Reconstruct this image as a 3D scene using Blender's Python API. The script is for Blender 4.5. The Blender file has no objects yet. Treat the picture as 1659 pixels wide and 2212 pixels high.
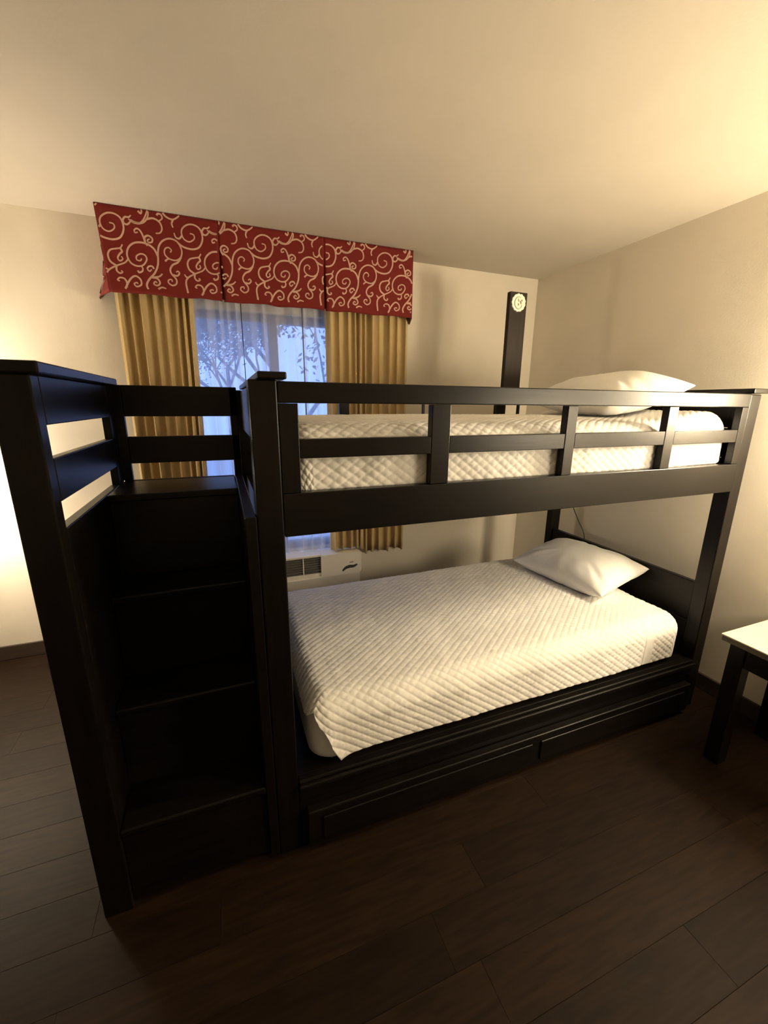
import bpy, bmesh, math, random
import numpy as np
from mathutils import Vector, Matrix, noise

# ------------------------------------------------------------------ scene / camera / light
S = bpy.context.scene
COL = S.collection
S.view_settings.view_transform = 'Standard'
S.view_settings.look = 'None'
S.view_settings.gamma = 1.0
S.view_settings.use_curve_mapping = False
S.view_settings.exposure = 0.0

cam_d = bpy.data.cameras.new('camera')
cam = bpy.data.objects.new('camera', cam_d)
COL.objects.link(cam)
S.camera = cam
FPX = 894.04
cam_d.sensor_fit = 'VERTICAL'
cam_d.sensor_height = 24.0
cam_d.lens = FPX / 2212.0 * 24.0
cam_d.clip_start = 0.02
_f = Vector((0.35055424, 0.90202088, -0.25193263))
_r = Vector((0.93285849, -0.3601407, 0.00858591))
_u = Vector((0.08298652, 0.23802733, 0.96770669))
_m = Matrix(((_r.x, _u.x, -_f.x), (_r.y, _u.y, -_f.y), (_r.z, _u.z, -_f.z))).to_4x4()
_m.translation = Vector((-0.2004, -1.1651, 1.5487))
cam.matrix_world = _m

# dusk sky seen through the window
W = bpy.data.worlds.new('dusk_sky'); S.world = W
W.use_nodes = True
nt = W.node_tree
bgn = nt.nodes['Background']
bgn.inputs['Color'].default_value = (0.30, 0.45, 0.98, 1)
bgn.inputs['Strength'].default_value = 2.5

RIGHT_LAMP = dict(pos=(2.12, -0.42, 1.60), shade=150.0, bulb=8.0, col=(1.0, 0.83, 0.57))
FILL_LAMP = dict(pos=(1.95, -1.36, 1.46), shade=36.0, bulb=3.0, col=(1.0, 0.84, 0.60))  # invented lamp out of view, added to brighten the front of the bed
LEFT_LAMP = dict(pos=(-1.60, 1.46, 1.24), shade=27.0, bulb=48.0, col=(1.0, 0.86, 0.66))

# ------------------------------------------------------------------ helpers
def tag(o, label, cat, group=None):
    o['label'] = label; o['category'] = cat
    if group: o['group'] = group
    return o

def empty(name, loc=(0, 0, 0)):
    o = bpy.data.objects.new(name, None); COL.objects.link(o); o.location = loc
    o.empty_display_size = 0.1
    return o

def link(name, me, mat, parent=None):
    o = bpy.data.objects.new(name, me); COL.objects.link(o)
    if mat is not None and not me.materials: me.materials.append(mat)
    if parent is not None:
        o.parent = parent
        o.matrix_parent_inverse = Matrix.Translation(-world_loc(parent))
    return o

def world_loc(o):
    return o.location.copy()

def bm_obj(name, bm, mat, parent=None, smooth=False):
    me = bpy.data.meshes.new(name); bm.to_mesh(me); bm.free()
    if smooth: me.shade_smooth()
    return link(name, me, mat, parent)

def add_box(bm, x0, x1, y0, y1, z0, z1, bev=0.0, seg=2):
    t = bmesh.new()
    bmesh.ops.create_cube(t, size=1.0)
    for v in t.verts:
        v.co = Vector(((x0 + x1) / 2 + v.co.x * (x1 - x0), (y0 + y1) / 2 + v.co.y * (y1 - y0), (z0 + z1) / 2 + v.co.z * (z1 - z0)))
    if bev > 0:
        b = min(bev, abs(x1 - x0) * .45, abs(y1 - y0) * .45, abs(z1 - z0) * .45)
        bmesh.ops.bevel(t, geom=list(t.edges), offset=b, segments=seg, profile=.5, affect='EDGES')
    tmp = bpy.data.meshes.new('tmp'); t.to_mesh(tmp); t.free()
    bm.from_mesh(tmp); bpy.data.meshes.remove(tmp)

def box(name, x0, x1, y0, y1, z0, z1, mat, parent=None, bev=0.003):
    bm = bmesh.new(); add_box(bm, x0, x1, y0, y1, z0, z1, bev)
    return bm_obj(name, bm, mat, parent)

def grid_obj(name, P, mat, parent=None, smooth=True, wrap=False):
    """P: array (n,m,3)"""
    n, m = P.shape[:2]
    me = bpy.data.meshes.new(name)
    idx = np.arange(n * m).reshape(n, m)
    if wrap:
        idx = np.concatenate([idx, idx[:, :1]], axis=1)
    q = np.stack([idx[:-1, :-1], idx[1:, :-1], idx[1:, 1:], idx[:-1, 1:]], -1).reshape(-1, 4)
    me.vertices.add(n * m); me.vertices.foreach_set('co', P.reshape(-1).astype(np.float32))
    k = len(q)
    me.loops.add(k * 4); me.loops.foreach_set('vertex_index', q.reshape(-1).astype(np.int32))
    me.polygons.add(k); me.polygons.foreach_set('loop_start', (np.arange(k) * 4).astype(np.int32))
    me.update(calc_edges=True); me.validate()
    if smooth: me.shade_smooth()
    return link(name, me, mat, parent)

def tube_bm(bm, pts, rad, seg=8, caps=True):
    """tapered tube along pts; rad scalar or list"""
    pts = [Vector(p) for p in pts]
    R = rad if isinstance(rad, (list, tuple)) else [rad] * len(pts)
    prev = None; rings = []
    up = Vector((0, 0, 1))
    for i, p in enumerate(pts):
        d = (pts[min(i + 1, len(pts) - 1)] - pts[max(i - 1, 0)]).normalized()
        a = d.cross(up)
        if a.length < 1e-3: a = d.cross(Vector((1, 0, 0)))
        a.normalize(); b = d.cross(a)
        rings.append([bm.verts.new(p + R[i] * (math.cos(2 * math.pi * k / seg) * a + math.sin(2 * math.pi * k / seg) * b)) for k in range(seg)])
    for r0, r1 in zip(rings, rings[1:]):
        for k in range(seg):
            bm.faces.new((r0[k], r0[(k + 1) % seg], r1[(k + 1) % seg], r1[k]))
    if caps:
        bm.faces.new(rings[0][::-1]); bm.faces.new(rings[-1])

def lathe_bm(bm, c, prof, seg=32, cap0=True, cap1=True):
    rings = []
    for r, z in prof:
        rings.append([bm.verts.new((c[0] + r * math.cos(2 * math.pi * k / seg), c[1] + r * math.sin(2 * math.pi * k / seg), c[2] + z)) for k in range(seg)])
    for r0, r1 in zip(rings, rings[1:]):
        for k in range(seg):
            bm.faces.new((r0[k], r0[(k + 1) % seg], r1[(k + 1) % seg], r1[k]))
    if cap0: bm.faces.new(rings[0][::-1])
    if cap1: bm.faces.new(rings[-1])

def catmull(P, n=6):
    P = [np.array(p, float) for p in P]
    out = []
    for i in range(len(P) - 1):
        p0 = P[max(i - 1, 0)]; p1 = P[i]; p2 = P[i + 1]; p3 = P[min(i + 2, len(P) - 1)]
        for k in range(n):
            t = k / n
            out.append(.5 * ((2 * p1) + (-p0 + p2) * t + (2 * p0 - 5 * p1 + 4 * p2 - p3) * t * t + (-p0 + 3 * p1 - 3 * p2 + p3) * t ** 3))
    out.append(P[-1])
    return out

def n2(x, y, s=1.0, z=0.0):
    return noise.noise(Vector((x * s, y * s, z)))

# ------------------------------------------------------------------ materials
def mat_base(name, col, rough=0.6, spec=0.5, metal=0.0):
    m = bpy.data.materials.new(name); m.use_nodes = True
    b = m.node_tree.nodes['Principled BSDF']
    b.inputs['Base Color'].default_value = (*col, 1)
    b.inputs['Roughness'].default_value = rough
    b.inputs['Specular IOR Level'].default_value = spec
    b.inputs['Metallic'].default_value = metal
    return m, m.node_tree, b

def add_noise_col(nt, b, c0, c1, scale, vec_scale=(1, 1, 1), detail=4, lo=.35, hi=.65):
    tc = nt.nodes.new('ShaderNodeTexCoord'); mp = nt.nodes.new('ShaderNodeMapping')
    mp.inputs['Scale'].default_value = vec_scale
    nz = nt.nodes.new('ShaderNodeTexNoise'); nz.inputs['Scale'].default_value = scale; nz.inputs['Detail'].default_value = detail
    cr = nt.nodes.new('ShaderNodeValToRGB')
    cr.color_ramp.elements[0].position = lo; cr.color_ramp.elements[1].position = hi
    cr.color_ramp.elements[0].color = (*c0, 1); cr.color_ramp.elements[1].color = (*c1, 1)
    nt.links.new(tc.outputs['Object'], mp.inputs['Vector']); nt.links.new(mp.outputs[0], nz.inputs['Vector'])
    nt.links.new(nz.outputs['Fac'], cr.inputs['Fac']); nt.links.new(cr.outputs['Color'], b.inputs['Base Color'])
    return cr, nz

def add_bump(nt, b, scale, strength, dist=0.01, vec_scale=(1, 1, 1), detail=3):
    tc = nt.nodes.new('ShaderNodeTexCoord'); mp = nt.nodes.new('ShaderNodeMapping')
    mp.inputs['Scale'].default_value = vec_scale
    nz = nt.nodes.new('ShaderNodeTexNoise'); nz.inputs['Scale'].default_value = scale; nz.inputs['Detail'].default_value = detail
    bp = nt.nodes.new('ShaderNodeBump'); bp.inputs['Strength'].default_value = strength; bp.inputs['Distance'].default_value = dist
    nt.links.new(tc.outputs['Object'], mp.inputs['Vector']); nt.links.new(mp.outputs[0], nz.inputs['Vector'])
    nt.links.new(nz.outputs['Fac'], bp.inputs['Height']); nt.links.new(bp.outputs[0], b.inputs['Normal'])

def paint_mat(name, col, bump=.09, scale=110):
    m, nt, b = mat_base(name, col, .75, .25)
    add_noise_col(nt, b, tuple(c * .97 for c in col), tuple(min(1, c * 1.02) for c in col), 3)
    add_bump(nt, b, scale, bump, .004)
    return m

M = {}
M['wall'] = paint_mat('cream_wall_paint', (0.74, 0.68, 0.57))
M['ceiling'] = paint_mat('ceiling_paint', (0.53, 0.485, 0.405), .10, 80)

def wood_mat(name, c0, c1, rough, spec=.5, vs=(14, 14, 1.2), scale=4, bump=.08):
    m, nt, b = mat_base(name, c0, rough, spec)
    add_noise_col(nt, b, c0, c1, scale, vs, 6)
    add_bump(nt, b, scale * 2, bump, .002, vs, 5)
    return m
M['espresso_x'] = wood_mat('espresso_wood_long', (.0026, .0020, .0017), (.0058, .0042, .0032), .33, .22, (1.2, 14, 14))
M['espresso_y'] = wood_mat('espresso_wood_deep', (.0026, .0020, .0017), (.0058, .0042, .0032), .33, .22, (14, 1.2, 14))
M['espresso_z'] = wood_mat('espresso_wood_upright', (.0026, .0020, .0017), (.0058, .0042, .0032), .33, .22, (14, 14, 1.2))
M['brown_post'] = wood_mat('dark_brown_wood', (.013, .008, .0055), (.022, .014, .009), .5, .3)
M['baseboard'] = wood_mat('brown_baseboard', (.030, .020, .014), (.045, .030, .020), .5, .4, (2, 14, 14))

# floor planks: tone per plank
m, nt, b = mat_base('walnut_vinyl_plank', (.05, .03, .018), .55, .10)
cr, nz = add_noise_col(nt, b, (.0075, .0036, .0016), (.0155, .0076, .0034), 5, (1.2, 12, 1), 6)
oi = nt.nodes.new('ShaderNodeObjectInfo'); hsv = nt.nodes.new('ShaderNodeHueSaturation')
mr = nt.nodes.new('ShaderNodeMapRange'); mr.inputs['To Min'].default_value = .75; mr.inputs['To Max'].default_value = 1.25
nt.links.new(oi.outputs['Random'], mr.inputs['Value']); nt.links.new(mr.outputs[0], hsv.inputs['Value'])
nt.links.new(cr.outputs['Color'], hsv.inputs['Color']); nt.links.new(hsv.outputs[0], b.inputs['Base Color'])
add_bump(nt, b, 8, .1, .002, (1.2, 14, 1))
M['plank'] = m
M['subfloor'], _, _ = mat_base('dark_subfloor', (.012, .008, .006), .8, .2)

def cloth_mat(name, col, rough=.85, bump=.15, scale=900, sheen=.15):
    m, nt, b = mat_base(name, col, rough, .2)
    b.inputs['Sheen Weight'].default_value = sheen
    add_noise_col(nt, b, tuple(c * .94 for c in col), col, 6)
    add_bump(nt, b, scale, bump, .001)
    return m
M['coverlet'] = cloth_mat('white_quilted_cotton', (.80, .78, .74))
M['sheet'] = cloth_mat('white_sheet', (.74, .74, .76))
M['pillow'] = cloth_mat('white_pillowcase', (.86, .85, .82), bump=.08)
M['drape'] = cloth_mat('tan_drape_cloth', (.60, .45, .225), .8, .2, 500, .1)
M['valance'] = cloth_mat('red_jacquard', (.165, .014, .010), .75, .3, 700, .05)
M['valance_dark'] = cloth_mat('red_lining', (.07, .008, .006), .85, .2, 700, 0)
M['scroll'] = cloth_mat('dusty_rose_thread', (.58, .37, .28), .6, .3, 900, .1)
M['ac_white'], _, _ = mat_base('warm_white_plastic', (.82, .78, .70), .45, .4)
M['ac_dark'], _, _ = mat_base('dark_grey_louver', (.05, .05, .045), .5, .4)
M['ac_slat'], _, _ = mat_base('grey_slat_plastic', (.15, .145, .13), .5, .4)
M['emblem'], _, _ = mat_base('bright_silver', (.92, .88, .76), .38, .5, .35)
M['emblem_line'], _, _ = mat_base('dark_emblem_mark', (.22, .19, .12), .6, .4)  # darker tone for the emblem's letter and marks
M['frame'], _, _ = mat_base('backlit_window_aluminium', (.22, .22, .24), .45, .5)  # white frame darkened: its backlit shade is put into the colour
M['cord'], _, _ = mat_base('black_cord', (.01, .01, .01), .5, .4)
M['wand'], _, _ = mat_base('grey_wand', (.15, .16, .2), .4, .4)
M['table_top'] = paint_mat('cream_laminate', (.74, .66, .50), .05, 40)
M['table_edge'], _, _ = mat_base('olive_brown_edge', (.10, .085, .05), .5, .4)
M['bronze'], _, _ = mat_base('bronze_metal', (.08, .06, .04), .4, .5, .8)
M['steel'], _, _ = mat_base('dull_steel', (.35, .33, .3), .4, .5, .8)

# sheer fabric
m = bpy.data.materials.new('white_sheer_voile'); m.use_nodes = True
nt = m.node_tree; nt.nodes.clear()
out = nt.nodes.new('ShaderNodeOutputMaterial')
tr = nt.nodes.new('ShaderNodeBsdfTransparent'); di = nt.nodes.new('ShaderNodeBsdfDiffuse'); tl = nt.nodes.new('ShaderNodeBsdfTranslucent')
di.inputs['Color'].default_value = (.82, .82, .84, 1); tl.inputs['Color'].default_value = (.78, .80, .86, 1)
a = nt.nodes.new('ShaderNodeMixShader'); a.inputs[0].default_value = .5
c = nt.nodes.new('ShaderNodeMixShader')
lw = nt.nodes.new('ShaderNodeLayerWeight'); lw.inputs['Blend'].default_value = .35
mrs = nt.nodes.new('ShaderNodeMapRange'); mrs.inputs['To Min'].default_value = .42; mrs.inputs['To Max'].default_value = 1.0
nt.links.new(lw.outputs['Facing'], mrs.inputs['Value']); nt.links.new(mrs.outputs[0], c.inputs[0])
nt.links.new(di.outputs[0], a.inputs[1]); nt.links.new(tl.outputs[0], a.inputs[2])
nt.links.new(tr.outputs[0], c.inputs[1]); nt.links.new(a.outputs[0], c.inputs[2]); nt.links.new(c.outputs[0], out.inputs[0])
M['sheer'] = m
# window glass
m = bpy.data.materials.new('window_glass'); m.use_nodes = True
nt = m.node_tree; nt.nodes.clear()
out = nt.nodes.new('ShaderNodeOutputMaterial'); tr = nt.nodes.new('ShaderNodeBsdfTransparent'); gl = nt.nodes.new('ShaderNodeBsdfGlossy')
tr.inputs['Color'].default_value = (.92, .95, .97, 1); gl.inputs['Roughness'].default_value = .02
c = nt.nodes.new('ShaderNodeMixShader'); c.inputs[0].default_value = .05
nt.links.new(tr.outputs[0], c.inputs[1]); nt.links.new(gl.outputs[0], c.inputs[2]); nt.links.new(c.outputs[0], out.inputs[0])
M['glass'] = m
M['bark'], _, _ = mat_base('hazy_dusk_bark', (.30, .31, .35), .9, .1)  # bark paled toward blue, outdoor haze put into the colour
M['leaf'], _, _ = mat_base('hazy_dusk_leaves', (.26, .30, .33), .8, .2)  # leaf colour lightened and blued to stand for haze
M['ground'] = paint_mat('pale_ground', (.55, .55, .56), .2, 5)

def emit_mat(name, col, strength):
    m = bpy.data.materials.new(name); m.use_nodes = True
    nt = m.node_tree; b = nt.nodes['Principled BSDF']
    b.inputs['Base Color'].default_value = (.8, .75, .65, 1); b.inputs['Roughness'].default_value = .9
    b.inputs['Emission Color'].default_value = (*col, 1); b.inputs['Emission Strength'].default_value = strength
    return m

# ------------------------------------------------------------------ room shell
XR, YB, H = 2.226, 1.771, 2.509
XL, YF = -2.55, -4.6
T = .1
def struct(o): o['kind'] = 'structure'; return o

WX0, WX1, WZ0, WZ1 = -.50, .80, .505, 2.10      # window opening
bm = bmesh.new()
add_box(bm, XL - T, WX0, YB, YB + T, -.1, H + .1)
add_box(bm, WX1, XR + T, YB, YB + T, -.1, H + .1)
add_box(bm, WX0, WX1, YB, YB + T, -.1, WZ0)
add_box(bm, WX0, WX1, YB, YB + T, WZ1, H + .1)
struct(bm_obj('wall_back', bm, M['wall']))
struct(box('wall_right', XR, XR + T, YF, YB, -.1, H + .1, M['wall'], None, 0))
struct(box('wall_left', XL - T, XL, YF, YB, -.1, H + .1, M['wall'], None, 0))
struct(box('wall_front', XL - T, XR + T, YF - T, YF, -.1, H + .1, M['wall'], None, 0))
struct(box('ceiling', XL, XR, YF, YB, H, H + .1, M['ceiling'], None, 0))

# floor of loose-lay planks running along X
fl = struct(box('floor', XL, XR, YF, YB, -.06, -.006, M['subfloor'], None, 0))
PW, PL, GAP = .152, 1.22, .0005
plank_mesh = None
rng = random.Random(4)
row = 0; y = YF
while y < YB - .001:
    w = min(PW, YB - y)
    x = XL - rng.uniform(0, PL)
    while x < XR - .001:
        x0 = max(x, XL); x1 = min(x + PL, XR)
        if x1 - x0 > .02:
            full = (x0 == x and x1 == x + PL and abs(w - PW) < 1e-6)
            if full and plank_mesh is not None:
                o = link('plank', plank_mesh, M['plank'], fl)
                o.location = Vector(((x0 + x1) / 2, y + w / 2, 0))
            else:
                bm = bmesh.new()
                hx, hy = (x1 - x0) / 2 - GAP / 2, w / 2 - GAP / 2
                add_box(bm, -hx, hx, -hy, hy, -.006, 0, .0005, 1)
                o = bm_obj('plank', bm, M['plank'], fl)
                o.location = Vector(((x0 + x1) / 2, y + w / 2, 0))
                if full: plank_mesh = o.data
        x += PL
    y += PW; row += 1

bh, bt = .092, .014
struct(box('baseboard_back', XL, XR - bt, YB - bt, YB, 0.0005, bh, M['baseboard'], None, .003))
struct(box('baseboard_right', XR - bt, XR, YF, YB, 0.0005, bh, M['baseboard'], None, .003))
struct(box('baseboard_left', XL, XL + bt, YF, YB - bt, 0.0005, bh, M['baseboard'], None, .003))

# window
win = struct(empty('window_1', ((WX0 + WX1) / 2, YB + .05, WZ0)))
fw = .05
yy0, yy1 = YB + .035, YB + .085
box('frame_head', WX0, WX1, yy0, yy1, WZ1 - fw, WZ1, M['frame'], win)
box('frame_sill', WX0, WX1, yy0, yy1, WZ0, WZ0 + fw, M['frame'], win)
box('frame_jamb', WX0, WX0 + fw, yy0, yy1, WZ0 + fw, WZ1 - fw, M['frame'], win)
box('frame_jamb', WX1 - fw, WX1, yy0, yy1, WZ0 + fw, WZ1 - fw, M['frame'], win)
MX = .165
box('mullion', MX - .03, MX + .03, yy0, yy1, WZ0 + fw, WZ1 - fw, M['frame'], win)
for a0, a1 in ((WX0 + fw, MX - .03), (MX + .03, WX1 - fw)):
    box('pane', a0, a1, YB + .058, YB + .062, WZ0 + fw, WZ1 - fw, M['glass'], win, 0)

# ------------------------------------------------------------------ outdoors
struct(box('ground', -14, 16, YB + .25, 26, -.5, -.35, M['ground'], None, 0))
def tree(name, label, base, height, seed, spread=.55, leaves=900, leaf_z=.9):
    rg = random.Random(seed)
    root = empty(name, base)
    bmw = bmesh.new(); tips = []
    def grow(p, d, length, r, depth):
        pts = [p]; rad = [r]; dd = d.copy(); q = p.copy()
        n = 4
        for i in range(n):
            dd = (dd + Vector((rg.uniform(-1, 1), rg.uniform(-1, 1), rg.uniform(-.4, .7))) * .17).normalized()
            q = q + dd * length / n
            pts.append(q.copy()); rad.append(r * (1 - .4 * (i + 1) / n))
        tube_bm(bmw, pts, rad, 5 if depth > 1 else 8)
        if depth >= 4:
            tips.append(q); return
        if depth >= 2: tips.append(pts[2])
        for k in range(rg.choice((2, 3, 3)) if depth else 5):
            j = rg.choice((2, 3, 4)) if depth else 2 + k % 3
            ax = Vector((rg.uniform(-1, 1), rg.uniform(-1, 1), rg.uniform(-.5, .5)))
            nd = (dd + ax.normalized() * rg.uniform(.6, 1.2) * spread * 1.6).normalized()
            grow(pts[j], nd, length * rg.uniform(.58, .78), rad[j] * .62, depth + 1)
    grow(Vector(base), Vector((0, 0, 1)), height * .38, height * .016, 0)
    bm_obj('branches', bmw, M['bark'], root)
    bml = bmesh.new()
    for i in range(leaves):
        t = rg.choice(tips)
        c = t + Vector((rg.gauss(0, .22), rg.gauss(0, .22), rg.gauss(0, .18)))
        s = rg.uniform(.03, .08)
        ax = Vector((rg.uniform(-1, 1), rg.uniform(-1, 1), rg.uniform(-1, 1))).normalized()
        bx = ax.orthogonal().normalized(); by = ax.cross(bx)
        vs = [bml.verts.new(c + s * v) for v in (bx, by * .45, -bx, -by * .45)]
        bml.faces.new(vs)
    lo = bm_obj('foliage', bml, M['leaf'], root); lo['kind'] = 'stuff'
    tag(root, label, 'tree')
tree('garden_tree', 'nearer bare-branched tree with sparse leaves outside the window', (1.0, 6.8, -.35), 6.0, 11, leaves=7000)
tree('garden_tree', 'distant leafy dusk-blue tree far beyond the window glass', (.2, 19.0, -.35), 9.0, 23, leaves=12000)

# ------------------------------------------------------------------ bunk bed
EX, EY, EZ = M['espresso_x'], M['espresso_y'], M['espresso_z']
bed = empty('bunk_bed', (1.0, .55, 0))
tag(bed, 'dark espresso wooden twin bunk bed with slatted guard rail and tall rear post', 'bunk bed')
G = .0006
# posts
box('post', -.127, -.054, 0, .07, 0, 1.609, EZ, bed, .004)
box('post', -.127, -.054, 1.055, 1.125, 0, 1.609, EZ, bed, .004)
box('post', 1.964, 2.036, .003, .072, 0, 1.604, EZ, bed, .004)
box('post', 1.964, 2.036, 1.07, 1.126, 0, 1.604, EZ, bed, .004)
# front guard rail (upper bunk)
FT = .03
box('guard_top_rail', -.053, 1.962, 0, FT, 1.5495, 1.6057, EX, bed, .003)
box('guard_stile', -.053, -.0005, 0, FT, 1.3015, 1.549, EZ, bed, .002)
box('guard_stile', 1.9195, 1.962, 0, FT, 1.3015, 1.549, EZ, bed, .002)
for a0, a1 in ((.4097, .4747), (.9458, .9911), (1.4612, 1.5144)):
    box('guard_spindle', a0, a1, 0, FT, 1.3015, 1.549, EZ, bed, .002)
for a0, a1 in ((0, .4092), (.4752, .9453), (.9916, 1.4607), (1.5149, 1.919)):
    box('guard_middle_rail', a0, a1, .001, FT - .001, 1.3988, 1.4527, EX, bed, .002)
box('upper_side_rail', -.053, 1.962, 0, FT, 1.173, 1.301, EX, bed, .003)
# rear guard rail
RY0, RY1 = 1.072, 1.099
box('rear_guard_top_rail', -.053, 1.963, RY0, RY1, 1.553, 1.636, EX, bed, .003)
box('rear_side_rail', -.053, 1.963, RY0, RY1, 1.173, 1.301, EX, bed, .003)
for a0, a1 in ((.405, .462), (1.415, 1.487)):
    box('rear_guard_spindle', a0, a1, RY0, RY1, 1.3015, 1.5525, EZ, bed, .002)
for a0 in (.915, 1.592):
    o = box('rear_bracket', a0 - .006, a0 + .006, RY0 + .004, RY1 - .004, 1.3015, 1.5525, M['cord'], bed, .001)
    o['label'] = 'thin black upright bracket'
# head end
box('head_cap', 1.952, 2.058, -.012, 1.14, 1.6075, 1.6285, EY, bed, .004)
for z0, z1 in ((1.185, 1.318), (1.322, 1.455), (1.459, 1.604)):
    box('headboard_plank', 1.976, 2.006, .0725, 1.0695, z0, z1, EY, bed, .003)
for z0, z1 in ((.06, .268), (.272, .478), (.482, .690)):
    box('lower_headboard_plank', 1.976, 2.006, .0725, 1.0695, z0, z1, EY, bed, .003)
# foot end
box('foot_cap', -.104, -.030, -.022, .985, 1.6095, 1.628, EY, bed, .004)
box('foot_rail', -.098, -.072, .0705, 1.0545, 1.42, 1.606, EY, bed, .003)
box('footboard', -.098, -.072, .0705, 1.0545, .06, 1.19, EY, bed, .003)
# decks
box('upper_deck', -.0525, 1.975, .0305, 1.0715, 1.235, 1.262, EX, bed, .002)
box('lower_deck', -.0525, 1.975, .0305, 1.0715, .258, .288, EX, bed, .002)
# lower side rails with a rounded ledge
box('lower_side_rail', -.053, 1.963, -.002, .03, .205, .292, EX, bed, .006)
box('rail_ledge', -.053, 1.963, -.018, -.0025, .262, .283, EX, bed, .005)
box('lower_rear_rail', -.053, 1.963, RY0, RY1, .205, .32, EX, bed, .004)
box('kick_board', -.053, 1.963, .004, .028, .0, .2045, EX, bed, .002)
# tall back post with round emblem
tp = box('tall_post', 1.478, 1.602, 1.0995, 1.132, 1.556, 2.208, M['brown_post'], bed, .003)
tp['label'] = 'tall dark brown upright post'
ec = Vector((1.538, 1.0995, 2.149))
def disc(name, outline, y0, y1, mat, parent):
    bm = bmesh.new()
    f = [bm.verts.new((ec.x + a, y0, ec.z + c)) for a, c in outline]
    b2 = [bm.verts.new((ec.x + a * 1.02, y1, ec.z + c * 1.02)) for a, c in outline]
    n = len(f)
    bm.faces.new(f)
    bm.faces.new(b2[::-1])
    for i in range(n): bm.faces.new((f[(i + 1) % n], f[i], b2[i], b2[(i + 1) % n]))
    bmesh.ops.recalc_face_normals(bm, faces=list(bm.faces))
    return bm_obj(name, bm, mat, parent)
ol = []
for k in range(120):
    t = 2 * math.pi * k / 120
    r = .0468 + .0038 * abs(math.sin(t * 6.5))
    d = abs((t - math.pi * .44 + math.pi) % (2 * math.pi) - math.pi)
    if d < .09: r -= .006 * (1 - d / .09)
    ol.append((r * math.cos(t), r * math.sin(t)))
em = disc('emblem_disc', ol, ec.y - .006, ec.y - .0002, M['emblem'], tp); em['label'] = 'round scalloped silver emblem'
bm = bmesh.new()
cxx, czz = -.002, -.002     # raised letter ring (C shape)
def ribbon(bm, pts, w, y0, h):
    L = len(pts)
    tops = []
    for i, p in enumerate(pts):
        p0 = pts[max(i - 1, 0)]; p1 = pts[min(i + 1, L - 1)]
        d = np.array(p1) - np.array(p0); d = d / (np.hypot(*d) + 1e-9); nn = np.array((-d[1], d[0]))
        ww = w[i] if isinstance(w, (list, np.ndarray)) else w
        A = np.array(p) + nn * ww / 2; B = np.array(p) - nn * ww / 2
        tops.append((bm.verts.new((A[0], y0, A[1])), bm.verts.new((A[0], y0 - h, A[1])), bm.verts.new((B[0], y0 - h, B[1])), bm.verts.new((B[0], y0, B[1]))))
    for a, c in zip(tops, tops[1:]):
        for k in range(3): bm.faces.new((a[k], c[k], c[k + 1], a[k + 1]))
arc = [(ec.x + cxx + .0285 * math.cos(t), ec.z + czz + .033 * math.sin(t)) for t in np.linspace(math.radians(62), math.radians(322), 40)]
wv = [.0018 + .0034 * math.sin(math.pi * i / 39) ** 1.5 for i in range(40)]
ribbon(bm, arc, wv, ec.y - .0055, .0014)
def tri(bm, P):
    f = [bm.verts.new((ec.x + a, ec.y - .0068, ec.z + c)) for a, c in P]
    b2 = [bm.verts.new((ec.x + a, ec.y - .0055, ec.z + c)) for a, c in P]
    n = len(f); bm.faces.new(f)
    for i in range(n): bm.faces.new((f[i], f[(i + 1) % n], b2[(i + 1) % n], b2[i]))
tri(bm, [(-.009, .021), (-.005, .022), (.002, .008), (-.001, .004), (-.006, .006)])
tri(bm, [(-.007, -.003), (-.003, -.004), (.003, -.010), (.001, -.016), (-.006, -.018)])
tri(bm, [(.006, .009), (.014, .010), (.019, .002), (.018, -.008), (.013, -.009), (.008, .000)])
tri(bm, [(.012, .014), (.026, .019), (.024, .008), (.020, .006)])
tri(bm, [(.020, -.012), (.024, -.013), (.021, -.024), (.012, -.027), (.018, -.021)])
bmesh.ops.recalc_face_normals(bm, faces=list(bm.faces))
bm_obj('emblem_letter', bm, M['emblem_line'], tp)
# trundle drawer under the lower bed
dr = box('trundle_drawer', -.03, 1.935, -.032, .0035, .025, .178, EX, bed, .005)
for a0, a1 in ((.02, .93), (.975, 1.885)):
    box('drawer_panel', a0, a1, -.040, -.0325, .055, .150, EX, dr, .004)

# ------------------------------------------------------------------ stair unit
st = empty('bunk_staircase', (-.39, .35, 0))
tag(st, 'black-brown wooden bunk staircase with landing and slatted side rails', 'staircase')
LX0, LX1 = -.661, -.582
box('front_post', LX0, LX1, 0, .05, 0, 1.607, EZ, st, .004)
box('corner_post', -.608, LX1, .668, .744, 0, 1.607, EZ, st, .0015)
box('back_stile', -.606, -.5495, .745, .77, 1.2415, 1.612, EZ, st, .002)
box('side_panel', -.612, LX1, .0505, .6675, .02, 1.241, EY, st, .003)
box('side_rail', -.608, LX1, .0505, .6675, 1.309, 1.4155, EY, st, .003)
box('side_top_rail', -.608, LX1, .0505, .6675, 1.494, 1.607, EY, st, .003)
box('side_cap', -.68, -.560, -.012, .762, 1.6075, 1.634, EY, st, .004)
box('back_top_rail', -.549, -.1285, .745, .77, 1.494, 1.612, EX, st, .003)
box('back_middle_rail', -.549, -.1285, .745, .77, 1.309, 1.4155, EX, st, .003)
box('back_panel', LX1 + G, -.1615, .7485, .77, .02, 1.241, EX, st, .003)
box('inner_panel', -.160, -.1285, .0, .744, .0, 1.241, EY, st, .003)
box('back_post', -.160, -.1285, .745, .80, 0, 1.612, EZ, st, .003)
lev = (.31, .62, .93, 1.24); ys = (.0, .155, .31, .465)
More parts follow.
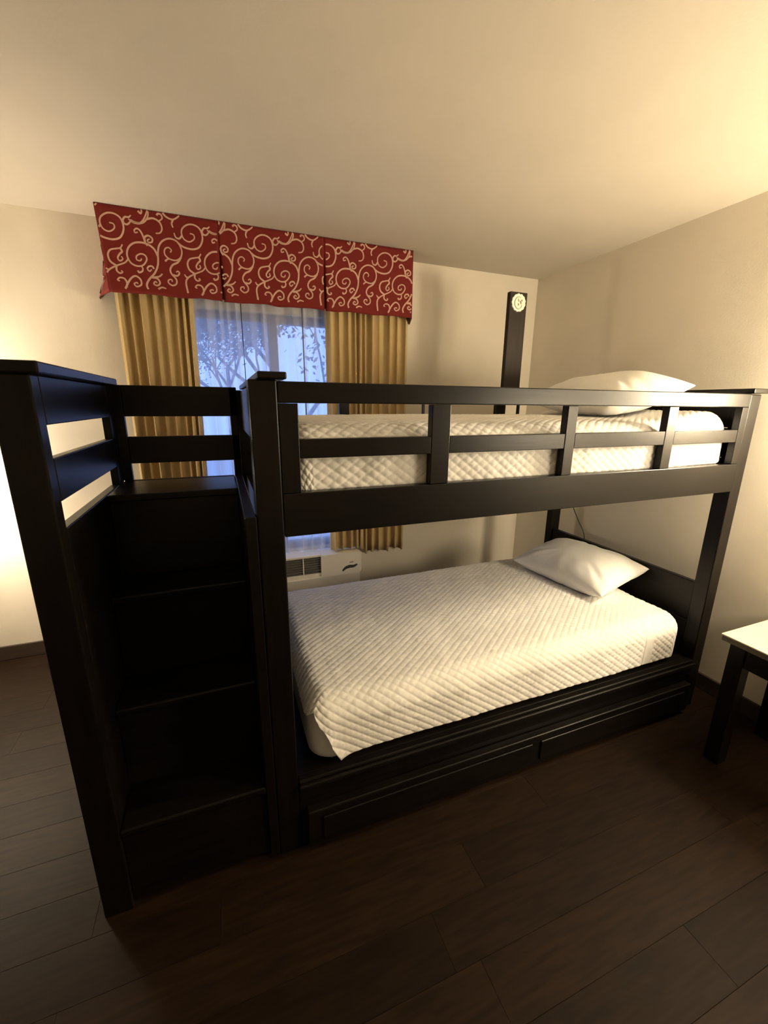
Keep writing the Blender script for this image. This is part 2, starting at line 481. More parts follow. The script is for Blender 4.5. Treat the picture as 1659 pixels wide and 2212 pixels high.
for i in range(4):
    y1 = ys[i + 1] + .03 if i < 3 else .744
    box('tread' if i < 3 else 'landing', LX1 + G, -.1605, ys[i] - (.0 if i == 0 else .012), y1, lev[i] - .026, lev[i], EX, st, .005)
    z0 = 0.02 if i == 0 else lev[i - 1] + G
    box('riser', LX1 + G, -.1605, ys[i] + .012, ys[i] + .030, z0, lev[i] - .0266, EX, st, .002)

# ------------------------------------------------------------------ draped bedding
def drape_fn(core, R, r, ztop, bulge=.0, lift=.0):
    cx0, cx1, cy0, cy1 = core
    def f(a, b):
        da = np.where(a < cx0, a - cx0, np.where(a > cx1, a - cx1, 0.0))
        db = np.where(b < cy0, b - cy0, np.where(b > cy1, b - cy1, 0.0))
        L = np.maximum(np.abs(da), np.abs(db)); hyp = np.hypot(da, db) + 1e-9
        q = np.minimum(L, math.pi * r / 2)
        o = (R - r) * np.minimum(1, L / (math.pi * r / 2)) + r * np.sin(q / r)
        drop = r * (1 - np.cos(q / r)) + np.maximum(0, L - math.pi * r / 2)
        x = np.clip(a, cx0, cx1) + o * da / hyp
        y = np.clip(b, cy0, cy1) + o * db / hyp
        u = np.clip((x - cx0) / (cx1 - cx0), 0, 1); v = np.clip((y - cy0) / (cy1 - cy0), 0, 1)
        z = ztop - drop + bulge * np.sin(math.pi * u) ** .6 * np.sin(math.pi * v) ** .6
        h = np.clip((x - 1.50) / .36, 0, 1)
        z = z + lift * h * h * (3 - 2 * h) * np.clip(1 - drop / .22, 0, 1)      # loft toward the head end
        return np.stack([x, y, z], -1)
    return f

def vnoise(A, B, s, seed):
    """cheap smooth value noise on arrays"""
    g = np.random.RandomState(seed).rand(97, 97) * 2 - 1
    x = A * s; y = B * s
    xi = np.floor(x).astype(int); yi = np.floor(y).astype(int)
    fx = x - xi; fy = y - yi
    fx = fx * fx * (3 - 2 * fx); fy = fy * fy * (3 - 2 * fy)
    h = lambda i, j: g[i % 97, j % 97]
    return (h(xi, yi) * (1 - fx) + h(xi + 1, yi) * fx) * (1 - fy) + (h(xi, yi + 1) * (1 - fx) + h(xi + 1, yi + 1) * fx) * fy

def displaced(f, A, B, D):
    e = 1e-3
    P = f(A, B)
    n = np.cross(f(A + e, B) - f(A - e, B), f(A, B + e) - f(A, B - e))
    n /= np.linalg.norm(n, axis=-1, keepdims=True) + 1e-12
    n *= np.where(n[..., 2:3] < -.2, -1, 1)
    return P + n * D[..., None], n

def quilt(A, B, px, py, amp):
    u = A / px + B / py; w = A / px - B / py
    du = np.abs(u - np.round(u)) * 2; dw = np.abs(w - np.round(w)) * 2      # 0 on a stitch line .. 1 mid cell
    gu = 1 - np.exp(-du / .17); gw = 1 - np.exp(-dw / .17)
    return amp * (.30 + .70 * gu) * (.40 + .60 * gw) * (.85 + .15 * du * dw)

def coverlet(name, label, core, R, r, ztop, front_hang, back_hang, foot, head, seam, corner, seed, amp, lift=0.0, step=.0036, px=.042, py=.031):
    cx0, cx1, cy0, cy1 = core
    f = drape_fn(core, R, r, ztop, .012, lift)
    nb = int((cy1 - cy0 + front_hang + back_hang) / step); na = int((cx1 - cx0 + foot + head) / step)
    bl = np.linspace(cy0 - front_hang, cy1 + back_hang, nb)
    tl = np.linspace(0, 1, na)
    Tt, Bb = np.meshgrid(tl, bl, indexing='ij')
    db = np.maximum(0, cy0 - Bb)
    amin = cx0 - foot + corner * np.clip(db - .05, 0, 1)
    A = amin + Tt * (cx1 + head - amin)
    D = quilt(A, Bb, px, py, amp)
    if seam is not None:
        sm = np.clip(np.abs(A - seam - .03) / .03, 0, 1)
        D = np.where((A > seam) & (A < seam + .06), amp * .75, D)
        D = D * np.clip(np.abs(A - seam) / .005, .0, 1)
    side = np.clip(db / .12, 0, 1)
    D = D + .004 + .0025 * vnoise(A, Bb, 7, seed) + .0012 * vnoise(A, Bb, 30, seed + 1)
    D = D + side * (.0018 * np.sin(A * 17 + seed) + .0018 * vnoise(A, Bb * .3, 16, seed + 5) + .004)
    hem = np.clip((front_hang - db) / .008, .0, 1)
    D = D * (.25 + .75 * hem)
    if corner:
        near = np.exp(-np.maximum(0, A - amin) / .03) * side
        D = D + near * .008
    P, N = displaced(f, A, Bb, D)
    if corner:
        near = np.exp(-np.maximum(0, A - amin) / .035) * np.clip((db - front_hang + .10) / .10, 0, 1)
        P[..., 2] -= near * .018
    # turned hem: the border rows roll under by a few millimetres
    P = np.pad(P, ((2, 2), (2, 2), (0, 0)), mode='edge'); N = np.pad(N, ((2, 2), (2, 2), (0, 0)), mode='edge')
    dep = np.zeros(P.shape[:2]); k1, k2 = .003, .007
    for sl, v in (((1, slice(None)), k1), ((-2, slice(None)), k1), ((slice(None), 1), k1), ((slice(None), -2), k1),
                  ((0, slice(None)), k2), ((-1, slice(None)), k2), ((slice(None), 0), k2), ((slice(None), -1), k2)):
        dep[sl] = np.maximum(dep[sl], v)
    P = P - N * dep[..., None]
    o = grid_obj(name, P, M['coverlet'])
    tag(o, label, 'coverlet')
    return o

def mattress(name, label, core, R, r, ztop, depth, lift=0.0):
    f = drape_fn(core, R, r, ztop, .008, lift)
    cx0, cx1, cy0, cy1 = core
    hang = depth - r + math.pi * r / 2
    a = np.linspace(cx0 - hang, cx1 + hang, 90); b = np.linspace(cy0 - hang, cy1 + hang, 64)
    A, Bb = np.meshgrid(a, b, indexing='ij')
    P = f(A, Bb)
    # rounded lower edge
    zlow = ztop - depth; t = np.clip((zlow + .05 - P[..., 2]) / .05, 0, 1)
    cxm, cym = (cx0 + cx1) / 2, (cy0 + cy1) / 2
    inset = .022 * t ** 2
    P[..., 0] += np.sign(cxm - P[..., 0]) * inset * (np.abs(P[..., 0] - cxm) > (cx1 - cx0) / 2)
    P[..., 1] += np.sign(cym - P[..., 1]) * inset * (np.abs(P[..., 1] - cym) > (cy1 - cy0) / 2)
    o = grid_obj(name, P, M['sheet'])
    bm = bmesh.new(); bm.from_mesh(o.data)
    be = [e for e in bm.edges if e.is_boundary]
    bmesh.ops.edgeloop_fill(bm, edges=be)
    bmesh.ops.recalc_face_normals(bm, faces=list(bm.faces))
    bm.to_mesh(o.data); bm.free()
    tag(o, label, 'mattress')
    return o

# lower bed
LR = .075
lc = (.0 + LR, 1.885 - LR, .040 + LR, 1.03 - LR)
mattress('mattress', 'lower bunk mattress in a plain white sheet showing at the foot corner', lc, LR, LR, .532, .2415)
coverlet('quilted_coverlet', 'white diamond-quilted coverlet spread over the lower bunk', (lc[0], lc[1], lc[2], lc[3]), LR + .004, LR + .004, .537,
         .262, .20, .10, .245, 1.615, .62, 3, .0050)
# upper bed
uc = (-.03 + LR, 1.945 - LR, .052 + LR, 1.045 - LR)
mattress('mattress', 'upper bunk mattress almost hidden under its quilted coverlet', uc, LR, LR, 1.478, .2155, .040)
coverlet('quilted_coverlet', 'white diamond-quilted coverlet on the upper bunk behind the guard rail', (uc[0], uc[1], uc[2], uc[3]), LR + .004, LR + .004, 1.483,
         .235, .20, .12, .235, None, 0.0, 9, .0052, .042)

def pillow(name, label, mw, w, h, th, zfloor, seed, lift=0.0):
    n, mm = 56, 72
    u = np.linspace(-1, 1, n); v = np.linspace(-1, 1, mm)
    U, V = np.meshgrid(u, v, indexing='ij')
    U2 = np.sign(U) * np.abs(U) ** .85; V2 = np.sign(V) * np.abs(V) ** .85
    def surf(sgn):
        x = w / 2 * U2 * (1 - .07 * (1 - V2 ** 2) * np.abs(U2) ** 3)
        y = h / 2 * V2 * (1 - .06 * (1 - U2 ** 2) * np.abs(V2) ** 3)
        t = ((1 - np.abs(U2) ** 2.6) * (1 - np.abs(V2) ** 2.6)).clip(0, 1) ** .55
        z = sgn * th / 2 * t
        rad = np.hypot(U2, V2)
        ang = np.arctan2(V2, U2)
        wr = .006 * vnoise(ang * 3.2 + 40, rad * 1.0, 2.2, seed) * np.clip(rad - .35, 0, 1) * t ** .5 * 2
        z = z + sgn * (wr + .006 * vnoise(U2 + 5, V2 + 5, 2.3, seed + 2) * t)
        return np.stack([x, y, z], -1)
    Tp, Bt = surf(1), surf(-1)
    def xf(P):
        Q = P.reshape(-1, 3) @ np.array(mw.to_3x3()).T + np.array(mw.translation)
        Q = Q.reshape(P.shape)
        h = np.clip((Q[..., 0] - 1.50) / .36, 0, 1)
        Q[..., 2] = np.maximum(Q[..., 2], zfloor + lift * h * h * (3 - 2 * h))
        return Q
    Tp, Bt = xf(Tp), xf(Bt)
    bm = bmesh.new()
    tv = [[bm.verts.new(Tp[i, j]) for j in range(mm)] for i in range(n)]
    bv = [[tv[i][j] if i in (0, n - 1) or j in (0, mm - 1) else bm.verts.new(Bt[i, j]) for j in range(mm)] for i in range(n)]
    for i in range(n - 1):
        for j in range(mm - 1):
            bm.faces.new((tv[i][j], tv[i + 1][j], tv[i + 1][j + 1], tv[i][j + 1]))
            try: bm.faces.new((bv[i][j], bv[i][j + 1], bv[i + 1][j + 1], bv[i + 1][j]))
            except ValueError: pass
    o = bm_obj(name, bm, M['pillow'], None, True)
    tag(o, label, 'pillow')
    return o
def xform(c, rz, rx, ry):
    return Matrix.Translation(c) @ Matrix.Rotation(math.radians(rz), 4, 'Z') @ Matrix.Rotation(math.radians(ry), 4, 'Y') @ Matrix.Rotation(math.radians(rx), 4, 'X')
pillow('pillow', 'plump white pillow at the head of the lower bunk', xform((1.716, .575, .634), 9, 0, -9), .435, .60, .20, .559, 2)
pillow('pillow', 'white pillow on the upper bunk peeking above the guard rail', xform((1.655, .50, 1.610), -8, 2, -11), .47, .62, .20, 1.507, 8, .045)

# ------------------------------------------------------------------ valance with scrollwork
VY = 1.57
VX0, VX1, VZ0, VZ1 = -.70, 1.046, 2.108, 2.507
val = empty('window_valance', (.17, 1.66, VZ0))
tag(val, 'deep red box valance with pale scroll pattern above the window', 'valance')
PLT = (-.128, .462)
def left_edge(z):        # the left front edge leans inward toward the hem
    t = (VZ1 - z) / (VZ1 - VZ0)
    return VX0 + .018 * t
xs = (None, PLT[0], PLT[1], VX1)
for k in range(3):
    nx, nz_ = 40, 26
    P = np.zeros((nz_, nx, 3))
    for i in range(nz_):
        tz = i / (nz_ - 1)
        z = VZ1 + (VZ0 - VZ1) * tz
        open_ = .0045 * max(0, (tz - .22) / .78)
        a0 = left_edge(z) if k == 0 else xs[k] + open_
        a1 = xs[k + 1] - (open_ if k < 2 else 0)
        for j in range(nx):
            u = j / (nx - 1)
            x = a0 + (a1 - a0) * u
            e = min(x - a0, a1 - x)
            yb = VY + (.012 * math.exp(-e / .006) if not (k == 0 and x - a0 < .1) and not (k == 2 and a1 - x < .1) else 0) * min(1, open_ / .002)
            yb += .004 * math.sin(x * 9 + k) * tz
            dz = (.004 * n2(x, k, 14) + .003 * math.sin(x * 22)) * (tz ** 6)
            P[i, j] = (x, yb, z + dz)
    o = grid_obj('panel', P, M['valance'], val)
    s_ = o.modifiers.new('thickness', 'SOLIDIFY'); s_.thickness = .006; s_.offset = -1
# backing behind the pleats, left and right returns, top board
box('backing', VX0 + .03, VX1 - .005, VY + .016, VY + .024, VZ0 + .012, VZ1, M['valance_dark'], val, .001)
box('top_board', VX0 + .005, VX1 - .005, VY + .026, YB - .001, VZ1 - .02, VZ1 - .001, M['valance_dark'], val, .001)
for side in (0, 1):
    P = np.zeros((20, 12, 3))
    for i in range(20):
        tz = i / 19; z = VZ1 + (VZ0 - .004 - VZ1) * tz
        for j in range(12):
            u = j / 11
            if side == 0:
                x = left_edge(z) - (.085 * tz ** 2.2) * math.sin(u * math.pi / 2)
                x += .004 * math.sin(tz * 14 + u * 3) * u
            else: x = VX1 - .0005 + .075 * u
            P[i, j] = (x, VY + u * (YB - .001 - VY), z)
    o = grid_obj('return', P if side else P[:, ::-1], M['valance'], val)
    s_ = o.modifiers.new('thickness', 'SOLIDIFY'); s_.thickness = .004; s_.offset = -1 if side == 0 else 1

# scroll motif: centre lines in metres on the cloth (x along, z up), one repeat of .372 m
# (x, z) in metres
SC = [
 [(-0.501,2.134),(-0.506,2.155),(-0.491,2.183),(-0.461,2.216),(-0.441,2.260),(-0.435,2.316),(-0.424,2.353),(-0.401,2.378),(-0.370,2.389),(-0.337,2.379),(-0.319,2.343),(-0.325,2.308),(-0.351,2.288),(-0.385,2.293),(-0.403,2.312),(-0.400,2.336),(-0.383,2.346),(-0.369,2.335),(-0.376,2.323)],
 [(-0.333,2.373),(-0.317,2.362),(-0.296,2.354),(-0.261,2.352),(-0.228,2.367),(-0.209,2.408),(-0.216,2.450),(-0.243,2.469),(-0.276,2.467),(-0.304,2.446),(-0.311,2.420),(-0.300,2.394),(-0.275,2.386),(-0.251,2.403),(-0.252,2.422),(-0.270,2.426)],
 [(-0.309,2.412),(-0.324,2.395),(-0.341,2.399),(-0.347,2.419)],
 [(-0.211,2.442),(-0.197,2.461),(-0.181,2.462),(-0.169,2.472)],
 [(-0.210,2.444),(-0.202,2.430),(-0.188,2.430),(-0.175,2.445),(-0.182,2.455)],
 [(-0.173,2.451),(-0.154,2.443),(-0.131,2.443),(-0.114,2.460),(-0.101,2.483),(-0.092,2.505)],
 [(-0.438,2.299),(-0.452,2.331),(-0.479,2.349),(-0.511,2.354),(-0.545,2.346),(-0.572,2.320),(-0.581,2.286),(-0.569,2.254),(-0.542,2.241),(-0.512,2.248),(-0.492,2.276),(-0.498,2.296),(-0.518,2.300),(-0.538,2.287),(-0.538,2.270),(-0.522,2.268),(-0.516,2.279)],
 [(-0.480,2.342),(-0.490,2.359),(-0.497,2.387),(-0.507,2.408),(-0.520,2.416),(-0.533,2.407),(-0.531,2.396),(-0.518,2.400)],
 [(-0.490,2.363),(-0.490,2.379),(-0.473,2.390),(-0.455,2.380),(-0.457,2.363),(-0.473,2.358),(-0.478,2.368),(-0.467,2.375)],
 [(-0.679,2.132),(-0.684,2.183),(-0.671,2.209),(-0.636,2.231),(-0.593,2.252),(-0.576,2.276)],
 [(-0.671,2.209),(-0.681,2.213),(-0.688,2.224)],
 [(-0.636,2.232),(-0.661,2.250),(-0.667,2.279),(-0.654,2.302),(-0.627,2.311),(-0.607,2.317),(-0.596,2.334)],
 [(-0.607,2.314),(-0.602,2.300),(-0.614,2.288),(-0.625,2.269),(-0.617,2.256),(-0.603,2.266),(-0.608,2.278)],
 [(-0.636,2.230),(-0.637,2.209),(-0.624,2.198),(-0.611,2.205),(-0.618,2.211)],
 [(-0.540,2.220),(-0.535,2.211),(-0.519,2.219),(-0.516,2.235),(-0.525,2.243)],
 [(-0.463,2.235),(-0.470,2.247),(-0.485,2.245),(-0.494,2.233),(-0.485,2.222),(-0.474,2.232)],
 [(-0.325,2.306),(-0.343,2.280),(-0.370,2.264),(-0.384,2.241),(-0.380,2.220),(-0.360,2.196),(-0.361,2.174),(-0.381,2.163),(-0.400,2.175),(-0.397,2.189),(-0.383,2.192),(-0.381,2.181)],
 [(-0.373,2.216),(-0.354,2.213),(-0.341,2.226),(-0.347,2.236),(-0.357,2.230)],
 [(-0.405,2.278),(-0.393,2.289),(-0.383,2.291)],
 [(-0.602,2.133),(-0.598,2.155),(-0.607,2.174),(-0.627,2.177),(-0.639,2.165),(-0.629,2.161)],
 [(-0.609,2.126),(-0.583,2.171),(-0.556,2.192),(-0.533,2.178),(-0.532,2.153),(-0.554,2.142),(-0.565,2.154),(-0.552,2.161),(-0.547,2.155)],
 [(-0.477,2.193),(-0.452,2.190),(-0.441,2.170),(-0.456,2.156),(-0.472,2.163),(-0.463,2.175),(-0.456,2.168)],
 [(-0.476,2.193),(-0.442,2.201),(-0.425,2.216)],
 [(-0.546,2.451),(-0.533,2.442),(-0.509,2.440),(-0.483,2.451),(-0.464,2.477),(-0.460,2.506),(-0.466,2.529)],
 [(-0.506,2.497),(-0.495,2.487),(-0.489,2.500),(-0.496,2.508)],
 [(-0.473,2.464),(-0.440,2.473),(-0.412,2.460),(-0.403,2.433),(-0.413,2.411),(-0.435,2.405)],
 [(-0.421,2.489),(-0.414,2.498),(-0.401,2.495),(-0.397,2.479),(-0.412,2.465)],
 [(-0.394,2.507),(-0.376,2.488),(-0.347,2.481),(-0.320,2.497),(-0.307,2.515)],
 [(-0.346,2.480),(-0.354,2.460),(-0.349,2.443)],
 [(-0.453,2.139),(-0.435,2.149),(-0.414,2.145)],
]
MOT = [catmull(c, 6) for c in SC]
PER = .3715
bms = [bmesh.new() for _ in range(3)]
def emit(run, wid, k):
    if len(run) > 2: ribbon(bms[k], run, wid, VY + .0008, .0024)
for rep in range(-1, 5):
    for c in MOT:
        n = len(c)
        run, wid, cur = [], [], None
        for i, p in enumerate(c):
            x, z = p[0] + rep * PER, p[1]
            k = 0 if x < PLT[0] - .006 else 1 if PLT[0] + .006 < x < PLT[1] - .006 else 2 if x > PLT[1] + .006 else None
            ok = k is not None and left_edge(z) + .003 < x < VX1 - .003 and VZ0 + .006 < z < VZ1 - .002
            if not ok or (cur is not None and k != cur):
                if run: emit(run, np.array(wid), cur)
                run, wid, cur = [], [], None
                if not ok: continue
            cur = k
            t = i / (n - 1)
            run.append((x, z)); wid.append(.0094 - .0036 * t)
        if run: emit(run, np.array(wid), cur)
for k in range(3):
    bmesh.ops.recalc_face_normals(bms[k], faces=list(bms[k].faces))
    for v in bms[k].verts:
        v.co.y += .004 * math.sin(v.co.x * 9 + k) * (VZ1 - v.co.z) / (VZ1 - VZ0)
    bm_obj('scroll_print', bms[k], M['scroll'], val)
# scroll on the flared left return
bm = bmesh.new()
for q in range(3):
    pts = []
    for i in range(24):
        t = i / 23; zz = .30 + .22 * q + .22 * t
        pts.append((zz, .5 + .35 * math.sin(t * 6.28 + q)))
    vs = []
    for (tz, u) in pts:
        z = VZ1 + (VZ0 - VZ1) * min(tz, .985)
        x = left_edge(z) - (.085 * tz ** 2.2) * math.sin(u * math.pi / 2) - .002
        yv = VY + u * (YB - VY)
        vs.append((bm.verts.new((x, yv - .012, z)), bm.verts.new((x, yv + .012, z))))
    for a, c in zip(vs, vs[1:]): bm.faces.new((a[0], a[1], c[1], c[0]))
bm_obj('return_scroll_print', bm, M['scroll'], val)

# ------------------------------------------------------------------ curtains
def drape(name, label, x0, x1, ztop, zbot_fn, y, folds, amp, seed, mat, n=260, jitter=.5, spread=None, cat='curtain'):
    rg = random.Random(seed)
    cen = []; t = 0
    for k in range(folds):
        t += 1 + rg.uniform(-jitter, jitter); cen.append(t)
    cen = np.array([0] + cen) / cen[-1]
    am = np.array([rg.uniform(.55, 1.15) for _ in range(folds)])
    us = np.linspace(0, 1, n); rows = 26
    P = np.zeros((rows, n, 3))
    k = np.clip(np.searchsorted(cen, us, side='right') - 1, 0, folds - 1)
    ph = (us - cen[k]) / (cen[k + 1] - cen[k])
    wave = (1 - np.cos(2 * math.pi * ph)) / 2
    wave = wave ** .75
    for i in range(rows):
        tz = i / (rows - 1)
        w = x1 - x0
        sp = spread(tz) if spread else (0, 0)
        xx = x0 + sp[0] + (w + sp[1] - sp[0]) * us + .25 * amp * np.sin(2 * math.pi * ph) * (.5 + .5 * tz)
        zb = np.array([zbot_fn(x) for x in xx])
        zz = ztop + (zb - ztop) * tz
        a = amp * am[k] * (.65 + .35 * tz)
        yyy = y + .03 - a * wave + .004 * np.sin(us * 31 + tz * 3)
        P[i, :, 0] = xx; P[i, :, 1] = yyy; P[i, :, 2] = zz
    o = grid_obj(name, P, mat)
    tag(o, label, cat)
    return o
ACT = .490
def zb_r(x): return ACT + .004 if x < .735 else .452 + .01 * math.sin(x * 40)
dl = drape('drape', 'tan pleated drape gathered left of the window beside the staircase', -.685, -.285, 2.40, lambda x: ACT + .004 if x > -.44 else .455, 1.672, 8, .064, 5, M['drape'],
           spread=lambda t: (.0, -.03 * t))
d2 = drape('drape', 'tan pleated drape right of the window behind the bunk', .490, 1.078, 2.40, zb_r, 1.672, 11, .062, 12, M['drape'])
for o in (dl, d2):
    s_ = o.modifiers.new('thickness', 'SOLIDIFY'); s_.thickness = .003
sheer = drape('sheer_curtain', 'white sheer curtain hanging across the window glass', -.42, .62, 2.38, lambda x: ACT + .006, 1.728, 15, .048, 31, M['sheer'], n=520, jitter=.65)
bm = bmesh.new(); tube_bm(bm, [(.335, 1.672, 2.36), (.340, 1.671, 1.2)], .004, 8)
bm_obj('wand', bm, M['wand'], d2, True)
bm = bmesh.new(); tube_bm(bm, catmull([(-.028, 1.69, 2.35), (-.030, 1.69, 1.9), (-.030, 1.69, 1.29), (-.036, 1.69, 1.167), (-.029, 1.69, 1.089), (-.003, 1.69, .994), (.005, 1.69, .8)], 6), .0025, 8)
bm_obj('pull_cord', bm, M['cord'], sheer, True)

# ------------------------------------------------------------------ wall air conditioner under the window
ac = empty('wall_air_conditioner', (.137, 1.64, 0))
tag(ac, 'off-white wall air conditioner with dark grille below the window', 'air conditioner')
AX0, AX1, AY0, AZ1 = -.41, .714, 1.630, .489
GX0, GX1, GZ0, GZ1 = -.37, .3996, .3445, .4715
bm = bmesh.new()
add_box(bm, AX0, GX0, AY0, YB - .001, .03, AZ1, .012)
add_box(bm, GX0 - .002, GX1 + .002, AY0 + .012, YB - .001, .03, GZ0, .004)
add_box(bm, GX0 - .002, GX1 + .002, AY0 + .004, YB - .001, GZ1, AZ1, .004)
add_box(bm, GX0 - .002, GX1 + .002, AY0 + .06, YB - .001, GZ0 - .002, GZ1 + .002, 0)
bm_obj('casing', bm, M['ac_white'], ac)
box('lower_front', AX0 + .002, AX1 - .02, AY0 - .006, AY0 + .0115, .045, .320, M['ac_white'], ac, .006)
# rounded control end
bm = bmesh.new()
t = bmesh.new(); bmesh.ops.create_cube(t, size=1)
for v in t.verts:
    v.co = Vector(((GX1 + .001 + AX1) / 2 + v.co.x * (AX1 - GX1 - .001), (AY0 - .022 + YB - .001) / 2 + v.co.y * (YB - .001 - AY0 + .022), (.322 + AZ1) / 2 + v.co.z * (AZ1 - .322)))
ed = [e for e in t.edges if all(v.co.x > AX1 - .01 for v in e.verts)]
bmesh.ops.bevel(t, geom=ed, offset=.04, segments=6, profile=.5, affect='EDGES')
bm.free(); bm_obj('control_end', t, M['ac_white'], ac)
bm = bmesh.new()
hp = catmull([(.552, .351), (.576, .372), (.607, .380), (.638, .379), (.666, .391)], 5)
ribbon(bm, hp, np.array([.010 + .014 * math.sin(math.pi * i / (len(hp) - 1)) for i in range(len(hp))]), AY0 - .0225, .002)
bmesh.ops.recalc_face_normals(bm, faces=list(bm.faces))
bm_obj('door_grip', bm, M['ac_dark'], ac)
bm = bmesh.new(); ribbon(bm, [(.606, .410), (.637, .414)], .007, AY0 - .0225, .0015)
bmesh.ops.recalc_face_normals(bm, faces=list(bm.faces))
bm_obj('maker_badge', bm, M['steel'], ac)
box('grille_back', GX0, GX1, AY0 + .05, AY0 + .058, GZ0, GZ1, M['ac_dark'], ac, 0)
nsl = 7; pitch = (GZ1 - GZ0) / nsl
sm = None
for k in range(nsl):
    zc = GZ0 + pitch * (k + .5)
    if sm is None:
        bm = bmesh.new(); add_box(bm, -(GX1 - GX0) / 2 + .001, (GX1 - GX0) / 2 - .001, -.018, .018, -.0025, .0025, .001, 1)
        bmesh.ops.rotate(bm, verts=list(bm.verts), cent=(0, 0, 0), matrix=Matrix.Rotation(math.radians(28), 3, 'X'))
        o = bm_obj('grille_slat', bm, M['ac_slat'], ac); sm = o.data
    else: o = link('grille_slat', sm, M['ac_slat'], ac)
    o.location = Vector(((GX0 + GX1) / 2, AY0 + .030, zc))
for xg in (-.241, -.115, .012, .141, .2705):
    box('grille_divider', xg - .003, xg + .003, AY0 + .003, AY0 + .012, GZ0, GZ1, M['ac_white'], ac, .001)

# ------------------------------------------------------------------ night table at the right wall
tb = empty('night_table', (1.955, -.46, 0))
tag(tb, 'dark night table with a cream top against the right wall', 'night table')
tx0, tx1, ty0, ty1, tz = 1.711, 2.205, -.72, -.217, .62
tt = box('table_top', tx0, tx1, ty0, ty1, tz - .006, tz, M['table_top'], tb, .002)
tt['label'] = 'cream laminate table top'
box('top_edge', tx0 + .003, tx1 - .003, ty0 + .003, ty1 - .003, tz - .030, tz - .0063, M['table_edge'], tb, .003)
for a, c in ((tx0 + .03, ty1 - .085), (tx1 - .09, ty1 - .085), (tx0 + .03, ty0 + .025), (tx1 - .09, ty0 + .025)):
    box('leg', a, a + .06, c, c + .06, 0, tz - .0305, EZ, tb, .003)
box('apron', tx0 + .035, tx0 + .055, ty0 + .0855, ty1 - .0855, tz - .125, tz - .0305, EY, tb, .002)
box('apron', tx1 - .055, tx1 - .035, ty0 + .0855, ty1 - .0855, tz - .125, tz - .0305, EY, tb, .002)
box('apron', tx0 + .0905, tx1 - .0905, ty1 - .060, ty1 - .040, tz - .125, tz - .0305, EX, tb, .002)
box('apron', tx0 + .0905, tx1 - .0905, ty0 + .030, ty0 + .050, tz - .125, tz - .0305, EX, tb, .002)

# ------------------------------------------------------------------ cords
def cord(name, label, pts, r):
    bm = bmesh.new(); tube_bm(bm, catmull(pts, 6), r, 8)
    tag(bm_obj(name, bm, M['cord'], None, True), label, 'cord')
cord('hanging_cord', 'thin black cord hanging against the right wall above the lower headboard', [(2.19, 1.20, 1.12), (2.195, 1.13, .86), (2.198, 1.06, .74), (2.2, .985, .63), (2.205, .95, .35), (2.20, .93, .10)], .0035)

# ------------------------------------------------------------------ wall lamps (both stand just outside the picture)
def half_sconce(name, label, lamp, r, hh):
    c = Vector(lamp['pos']); root = empty(name, (XR, c.y, c.z - hh / 2)); tag(root, label, 'wall lamp')
    bm = bmesh.new(); n = 24; rings = []
    for z in (c.z - hh / 2, c.z + hh / 2):
        rings.append([bm.verts.new((XR - .03 - r * math.sin(math.pi * k / n), c.y + r * math.cos(math.pi * k / n), z)) for k in range(n + 1)])
    for k in range(n): bm.faces.new((rings[0][k], rings[1][k], rings[1][k + 1], rings[0][k + 1]))
    bm_obj('shade', bm, emit_mat(name + '_half_shade_lit', lamp['col'], lamp['shade']), root, True)
    box('back_plate', XR - .03, XR - .0005, c.y - r, c.y + r, c.z - hh / 2, c.z + hh / 2, M['bronze'], root, .003)
    ld = bpy.data.lights.new(name + '_bulb', 'POINT'); ld.energy = lamp['bulb']; ld.color = lamp['col']; ld.shadow_soft_size = .03
    lo = bpy.data.objects.new('bulb', ld); COL.objects.link(lo); lo.parent = root; lo.location = (c.x - XR, 0, hh / 2)
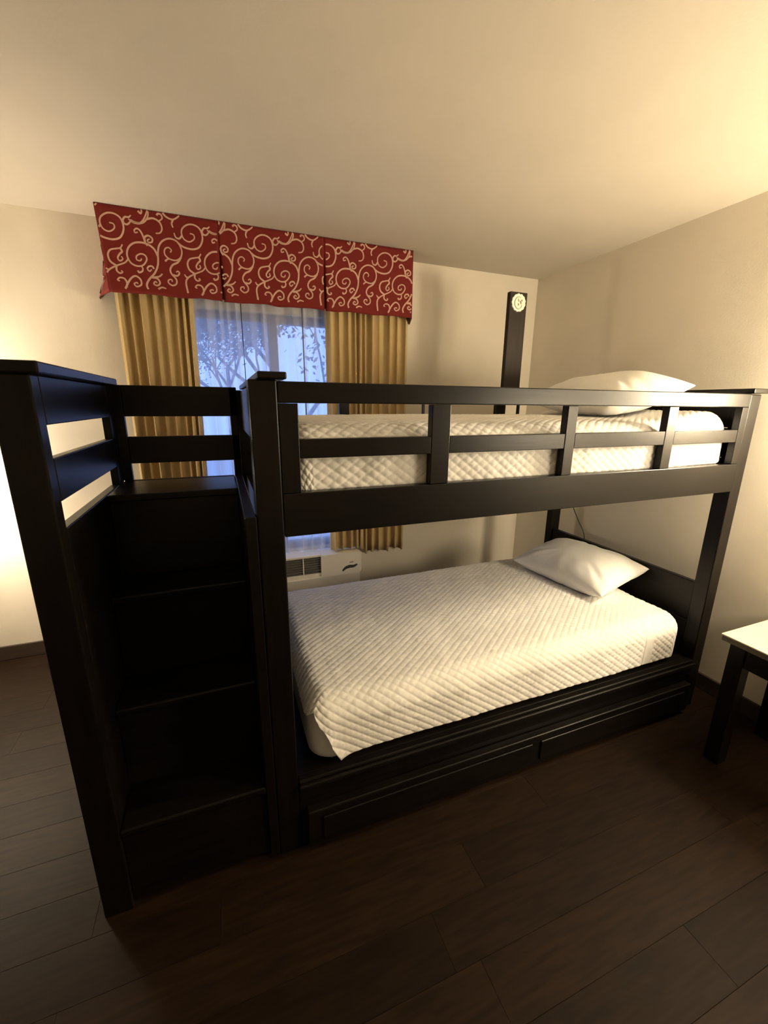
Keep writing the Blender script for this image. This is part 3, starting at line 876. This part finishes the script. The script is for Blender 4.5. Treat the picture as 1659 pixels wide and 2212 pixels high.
def wall_lamp(name, label, lamp, wall_pt, r0, r1, hh):
    c = Vector(lamp['pos'])
    root = empty(name, c)
    tag(root, label, 'wall lamp')
    bm = bmesh.new(); lathe_bm(bm, c, [(r0, -hh / 2), (r0 * .5 + r1 * .5, 0), (r1, hh / 2)], 40, False, False)
    sh = bm_obj('shade', bm, emit_mat(name + '_shade_lit', lamp['col'], lamp['shade']), root, True)
    wp = Vector(wall_pt); d = (wp - c); d.z = 0
    bm = bmesh.new()
    if abs(d.x) > abs(d.y): add_box(bm, wp.x - .02, wp.x, wp.y - .05, wp.y + .05, c.z - .24, c.z - .08, .004)
    else: add_box(bm, wp.x - .05, wp.x + .05, wp.y - .02, wp.y, c.z - .24, c.z - .08, .004)
    bm_obj('back_plate', bm, M['bronze'], root)
    bm = bmesh.new()
    q = wp - d.normalized() * .018; q.z = c.z - .16
    tube_bm(bm, catmull([q, (q + Vector((c.x, c.y, c.z - .19))) / 2, (c.x, c.y, c.z - .185), (c.x, c.y, c.z - .06)], 6), .008, 10)
    bm_obj('arm', bm, M['bronze'], root, True)
    ld = bpy.data.lights.new(name + '_bulb', 'POINT'); ld.energy = lamp['bulb']; ld.color = lamp['col']; ld.shadow_soft_size = .035
    lo = bpy.data.objects.new('bulb', ld); COL.objects.link(lo); lo.parent = root
half_sconce('wall_sconce', 'lit half-drum fabric wall lamp above the cream-topped night table', RIGHT_LAMP, .12, .26)
def fill_floor_lamp(name, label, lamp, r, hh):
    c = Vector(lamp['pos']); root = empty(name, (c.x, c.y, 0)); tag(root, label, 'floor lamp')
    bm = bmesh.new(); lathe_bm(bm, c, [(r * 1.08, -hh / 2), (r * 1.04, 0), (r, hh / 2)], 48, False, False)
    bm_obj('shade', bm, emit_mat(name + '_shade_lit', lamp['col'], lamp['shade']), root, True)
    bm = bmesh.new(); lathe_bm(bm, (c.x, c.y, 0), [(.15, .0), (.15, .015), (.13, .025), (.03, .032)], 40)
    bm_obj('base', bm, M['bronze'], root, True)
    bm = bmesh.new(); tube_bm(bm, [(c.x, c.y, .03), (c.x, c.y, c.z - .06)], .012, 14)
    bm_obj('pole', bm, M['bronze'], root, True)
    ld = bpy.data.lights.new(name + '_bulb', 'POINT'); ld.energy = lamp['bulb']; ld.color = lamp['col']; ld.shadow_soft_size = .03
    lo = bpy.data.objects.new('bulb', ld); COL.objects.link(lo); lo.parent = root; lo.location = (0, 0, c.z)
fill_floor_lamp('fill_floor_lamp', 'added drum-shaded floor lamp, unseen beside the viewer, lighting the bed front', FILL_LAMP, .20, .30)
wall_lamp('wall_lamp', 'lit fabric-shaded wall lamp left of the staircase on the window wall', LEFT_LAMP, (LEFT_LAMP['pos'][0], YB, 1.0), .16, .12, .24)
